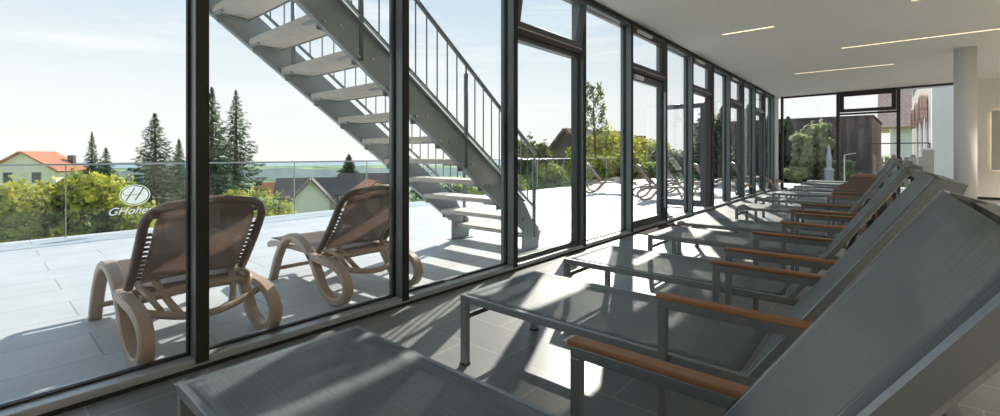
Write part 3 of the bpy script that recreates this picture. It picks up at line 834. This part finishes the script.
# pines outside the end wall
for px, D, py, r, mt, lb in [(802, 18.4, 130, .44, 'g_pine', 'left pale pine outside the glazed end wall'), (817, 18.8, 117, .52, 'g_pine', 'taller pale pine outside the glazed end wall'), (830, 19.2, 133, .36, 'g_ol', 'small pine beside the end wall mullion')]:
    x, y = at(px, D); bush(x, y, r, zat(py, D), M[mt], lb, 9000, .09, 'pines outside the end wall', 'pine_tree', zb=-.05, cat='tree', lobes=9)
for px, D, py, r, lb in [(796, 18, 166, .5, 'low green shrub under the left pine'), (843, 18.2, 160, .45, 'light green shrub right of the end wall mullion'), (852, 18.4, 174, .45, 'low yellow-green shrub by the brown building')]:
    x, y = at(px, D); bush(x, y, r, zat(py, D), M['g_pine'], lb, 4000, .07, 'shrubs outside the end wall', zb=-.05)

# ------------------------------------------------------------------ houses
def house(name, loc, rz, w, d, wall_h, roof_h, wall, roof, label, over=.4, windows=(), base=None, chim=None):
    """gable ends on local +-y, ridge along y; loc = ground centre"""
    root = empty(name, loc, math.radians(rz), label, 'building')
    hw = w/2; hd = d/2; b0 = -3 if base is None else base
    MB().prism([(-hw, b0), (hw, b0), (hw, wall_h), (0, wall_h+roof_h), (-hw, wall_h)], 'y', -hd, hd).build('wall', wall, root)
    sl = math.hypot(hw, roof_h); t = .18
    for s in (-1, 1):
        ox = s*(hw+over); oz = wall_h-roof_h*over/hw
        r = MB(); a = Vector((ox, 0, oz)); p = Vector((0, 0, wall_h+roof_h)); ln = (p-a).length
        dd = (p-a).normalized(); nn = Vector((-dd.z, 0, dd.x)) if s > 0 else Vector((dd.z, 0, -dd.x))
        if nn.z < 0: nn = -nn
        # slab modelled flat then turned, so that tile rows run along it
        r.b2(-(hd+over), hd+over, 0, ln, 0, t)
        ro = r.build('roof', roof, root)
        xx = Vector((0, -s*1, 0)) if s > 0 else Vector((0, 1, 0))
        xx = dd.cross(nn)
        ro.matrix_local = Matrix.Translation(a) @ Matrix((xx, dd, nn)).transposed().to_4x4()
    for (face, u, z, ww, hh) in windows:
        m_ = MB(); fr = MB()
        if face in ('+y', '-y'):
            s = 1 if face == '+y' else -1
            fr.b2(u-ww/2-.08, u+ww/2+.08, s*hd, s*(hd+.05), z-.08, z+hh+.08); m_.b2(u-ww/2, u+ww/2, s*(hd+.05), s*(hd+.07), z, z+hh)
        else:
            s = 1 if face == '+x' else -1
            fr.b2(s*hw, s*(hw+.05), u-ww/2-.08, u+ww/2+.08, z-.08, z+hh+.08); m_.b2(s*(hw+.05), s*(hw+.07), u-ww/2, u+ww/2, z, z+hh)
        f_ = fr.build('window', M['shutter'], root); m_.build('pane', M['window'], f_)
    if chim:
        MB().b2(chim[0]-.3, chim[0]+.3, chim[1]-.3, chim[1]+.3, wall_h, chim[2]).build('chimney', M['chim'], root)
    return root
def hz(px, D, dz=0): x, y = at(px, D); return (x, y, gh(x, y)+dz)
# orange roofed house left: ridge seen from its gable corner
D = 56
x, y = at(38, D); zr = zat(152.5, D); zb = gh(x, y)
house('orange_roof_house', (x, y, zb), 54, 6.6, 4.8, zr-zb-2.1, 2.1, M['warmwhite'], M['rooftile'], 'white house with orange tiled roof at the far left', .5,
      [('-y', -1.4, zr-zb-3.6, .9, 1.2), ('-y', 1.4, zr-zb-3.6, .9, 1.2)], chim=(2.3, 2.1, zr-zb-.35))
# village houses
D = 62; x, y = at(311, D); zr = zat(179, D); zb = gh(x, y)
house('dark_roof_house', (x, y, zb), 63, 4.6, 8.0, zr-zb-2.6, 2.6, M['warmwhite'], M['darkroof'], 'white gabled house with dark roof among the bushes', .6)
D = 70; x, y = at(309, D); zr = zat(178.5, D); zb = gh(x, y)
house('long_dark_roof_house', (x, y, zb), -30, 6.0, 8.0, zr-zb-2.4, 2.4, M['greyrender'], M['darkroof'], 'long dark roofed house behind the white gabled one', .6, [('-x', 0, zr-zb-3.6, .8, 1.)])
D = 66; x, y = at(367, D); zr = zat(174, D); zb = gh(x, y)
house('grey_roof_house', (x, y, zb), -40, 5.5, 7.0, zr-zb-2.4, 2.4, M['white'], M['darkroof'], 'grey roofed house right of the rounded dark tree', .5, [('-x', 0, zr-zb-3.6, .8, 1.)])
D = 60; x, y = at(372, D); zr = zat(181, D); zb = gh(x, y)
house('red_roof_house', (x, y, zb), 70, 4.5, 5.0, zr-zb-1.6, 1.6, M['white'], M['rooftile'], 'low red roofed house below the grey roofed house', .5)
D = 90; x, y = at(278, D); zr = zat(183, D); zb = gh(x, y)
house('small_orange_roof_house', (x, y, zb), -30, 6, 7, zr-zb-2., 2., M['white'], M['rooftile'], 'small orange roofed house left of the dark roofed houses', .5)
# brown gabled house
D = 30; x, y = at(571, D); zr = zat(130, D); zb = gh(x, y)
house('brown_gabled_house', (x+.2, y+3.2, zb), -8, 6.0, 6.5, zr-zb-2.9, 2.9, M['dkwood'], M['brownroof'], 'dark brown gabled house behind the stair foot', .35, [('-y', -.8, zr-zb-3.4, .7, .9)])
# chimney stack beyond the door
x, y = at(640, 34); zb = gh(x, y)
e_ = empty('chimney_stack', (x, y, zb), 0, 'reddish brick chimney stack seen through the terrace door', 'chimney')
hh = zat(136, 34)-zb
MB().b2(-.28, .28, -.28, .28, -.3, hh).build('shaft', M['siding'], e_); MB().b2(-.34, .34, -.34, .34, hh-.15, hh).build('cap', M['rooftile'], e_)
MB().b2(-.2, 2.2, -.1, .3, -.3, hh-1.1).build('wall', M['siding'], e_)

# long brown building beyond the end wall
bb = empty('brown_timber_building', (-8.2, 25, -.3), math.radians(-2.), 'long low brown timber clad building beyond the end wall', 'building')
MB().b2(.4, 7.75, 0, 7, 0, 2.98).build('wall', M['siding'], bb)
MB().b2(.35, 7.8, -.05, 7.05, 2.98, 3.05).build('roof_edge', M['darkroof'], bb)
wd = MB().b2(5.0, 5.75, -.06, 0, 1.55, 2.05).build('window', M['blue'], bb); MB().b2(5.06, 5.69, -.07, -.06, 1.6, 2.0).build('pane', M['shutter'], wd)
# salmon roofed white house behind
D = 32; x, y = at(893, D)
house('salmon_roof_house', (x+3.6, y+3.5, -.3), 90, 6.5, 7.5, 3.75, 2.6, M['white'], M['salmon'], 'white house with salmon tiled roof beyond the end wall', .7)
# near white house with arched windows in its side
wh = empty('arched_window_house', (1.03, 18.6, -.3), 0, 'tall pale house with arched windows right outside the end wall', 'building')
MB().b2(0, 5, 0, .25, 0, 5.2).build('front_wall', M['white'], wh)
MB().b2(0, 5, .25, 14, 0, 5.2).build('wall', M['greyrender'], wh)
for q, yy in enumerate((2.2, 5.2, 8.4)):
    aw = MB(); n = 14
    pts = [(yy-.65, 1.1), (yy+.65, 1.1)]+[(yy+.65*math.cos(PI*k/n), 2.55+.65*math.sin(PI*k/n)) for k in range(n+1)]
    fr = MB().prism(pts, 'x', -.02, .0).build('arched_window', M['window'], wh)
    hd_ = MB()
    for k in range(n): 
        a0, a1 = PI*k/n, PI*(k+1)/n
        hd_.bar((-.12, yy+.82*math.cos(a0), 2.55+.82*math.sin(a0)), (-.12, yy+.82*math.cos(a1), 2.55+.82*math.sin(a1)), .07, .16, (1, 0, 0))
    hd_.build('tiled_hood', M['salmon'], fr)
er = MB().b2(-.6, 5.3, -.5, 14.3, 5.2, 5.4).build('roof', M['salmon'], wh)
# things on the far terrace
def cylm(r, h, z0=0, n=24): return MB().tube([(0, 0, z0), (0, 0, z0+h)], r, n)
pb = empty('grey_litter_bin', (.62, 17.3, -.015), 0, 'tall grey cylindrical bin outside the end wall', 'bin')
cylm(.13, .95).build('body', M['sill'], pb); cylm(.135, .06, .95).build('lid', M['rail'], pb)
pb = empty('stone_post', (.88, 17.6, -.015), 0, 'pale square stone post beside the grey bin', 'post')
MB().b2(-.13, .13, -.13, .13, 0, 1.2).build('shaft', M['greyrender'], pb, .01); MB().b2(-.16, .16, -.16, .16, 1.2, 1.26).build('cap', M['white'], pb, .01)
fc = empty('slatted_fence', (-.35, 19.2, -.02), 0, 'low reddish slatted fence beyond the end wall', 'fence')
sl = MB()
for k in range(9): sl.b2(k*.155, k*.155+.11, -.012, .012, .08, 1.0 if k % 3 else 1.08)
sl.build('slats', M['siding'], fc); MB().b2(0, 1.35, .012, .05, .3, .37).b2(0, 1.35, .012, .05, .78, .85).build('cross_rail', M['siding'], fc)
ra = MB().tube([(-.45, 19.0, 1.42), (1.0, 19.0, 1.42)], .018, 8)
ra.tube([(-.45, 19.0, -.02), (-.45, 19.0, 1.42)], .018, 8); ra.tube([(1.0, 19.0, -.02), (1.0, 19.0, 1.42)], .018, 8)
tag(ra.build('steel_barrier', M['alu_dk']), 'thin dark steel barrier in front of the salmon roofed house', 'barrier')
# slim garden lamp and pale figure-like stone
gl = empty('garden_lamp', (-1.05, 18.6, -.05), 0, 'slim white garden lamp with a side arm among shrubs', 'lamp')
MB().tube([(0, 0, 0), (0, 0, 1.1)], .018, 8).build('pole', M['shutter'], gl); MB().bar((-.02, 0, 1.1), (.3, 0, 1.16), .03, .02).build('arm', M['shutter'], gl)
x, y = at(829, 18.); ft = empty('garden_fountain', (x, y, -.05), 0, 'pale stone garden fountain between pine and end wall mullion', 'fountain')
cylm(.16, .5).build('pedestal', M['shutter'], ft); MB().tube([(0, 0, .5), (0, 0, .62), (0, 0, .9), (0, 0, 1.5)], [.2, .09, .11, .02], 12).build('spout_stone', M['shutter'], ft)

# ------------------------------------------------------------------ sky, sun, lamps
w = bpy.data.worlds.new('sky'); bpy.context.scene.world = w; w.use_nodes = True
nt = w.node_tree; N = nt.nodes; L = nt.links; bg = N['Background']
tc = N.new('ShaderNodeTexCoord'); sx = N.new('ShaderNodeSeparateXYZ'); L.new(tc.outputs['Generated'], sx.inputs[0])
rp = N.new('ShaderNodeValToRGB'); cr = rp.color_ramp
cr.elements[0].position = 0; cr.elements[0].color = (.91, .90, .88, 1)
cr.elements[1].position = 1; cr.elements[1].color = (.22, .40, .68, 1)
for p, c in ((.10, (.86, .885, .89)), (.24, (.66, .765, .83)), (.42, (.46, .62, .78))):
    e = cr.elements.new(p); e.color = (*c, 1)
L.new(sx.outputs['Z'], rp.inputs[0])
mp = N.new('ShaderNodeMapping'); mp.inputs['Scale'].default_value = (1.2, 1.2, 11)
nz = N.new('ShaderNodeTexNoise'); nz.inputs['Scale'].default_value = 2.0; nz.inputs['Detail'].default_value = 7; nz.inputs['Roughness'].default_value = .6
nz.inputs['Distortion'].default_value = .6
L.new(tc.outputs['Generated'], mp.inputs[0]); L.new(mp.outputs[0], nz.inputs['Vector'])
r2 = N.new('ShaderNodeValToRGB'); r2.color_ramp.elements[0].position = .48; r2.color_ramp.elements[1].position = .72
r2.color_ramp.elements[1].color = (.7, .7, .7, 1)
L.new(nz.outputs['Fac'], r2.inputs[0])
mx = N.new('ShaderNodeMix'); mx.data_type = 'RGBA'; mx.inputs[7].default_value = (.95, .95, .94, 1)
L.new(r2.outputs[0], mx.inputs[0]); L.new(rp.outputs[0], mx.inputs[6]); L.new(mx.outputs[2], bg.inputs[0])
bg.inputs[1].default_value = .80

sd = bpy.data.lights.new('sun', 'SUN'); sd.energy = 4.9; sd.angle = math.radians(.6); sd.color = (1, .93, .82)
so = bpy.data.objects.new('sun', sd); C.objects.link(so)
toSun = Vector((-.41, .912, .62)).normalized()
so.rotation_euler = toSun.to_track_quat('Z', 'Y').to_euler()
so.location = (0, 0, 20)
# unseen fill spots added to brighten the room, right of and behind the viewer
def lamp(x, y, e, col=(1, .87, .70)):
    ld = bpy.data.lights.new('fill_spot', 'SPOT'); ld.energy = e; ld.color = col
    ld.spot_size = math.radians(112); ld.spot_blend = .5; ld.shadow_soft_size = .08
    lo_ = bpy.data.objects.new('fill_spot', ld); C.objects.link(lo_); lo_.location = (x, y, ZC-.03)
for x, y in ((2.6, -2.6), (4.2, -1.), (3.6, 1.2), (3.4, 3.4), (2.6, 5.4), (4., 8), (2.8, 10.6), (3.6, 13.4)): lamp(x, y, 430)

# ------------------------------------------------------------------ camera
cd = bpy.data.cameras.new('camera'); cd.sensor_width = 36; cd.lens = 451/1000*36; cd.shift_y = -.053
cd.clip_start = .02; cd.clip_end = 20000
cam = bpy.data.objects.new('camera', cd); C.objects.link(cam)
cam.location = (0, 0, 1.05); cam.rotation_euler = (PI/2, 0, math.radians(40.6))
sc = bpy.context.scene; sc.camera = cam
sc.view_settings.view_transform = 'Standard'; sc.view_settings.look = 'None'
sc.view_settings.gamma = 1; sc.view_settings.use_curve_mapping = False; sc.view_settings.exposure = .56
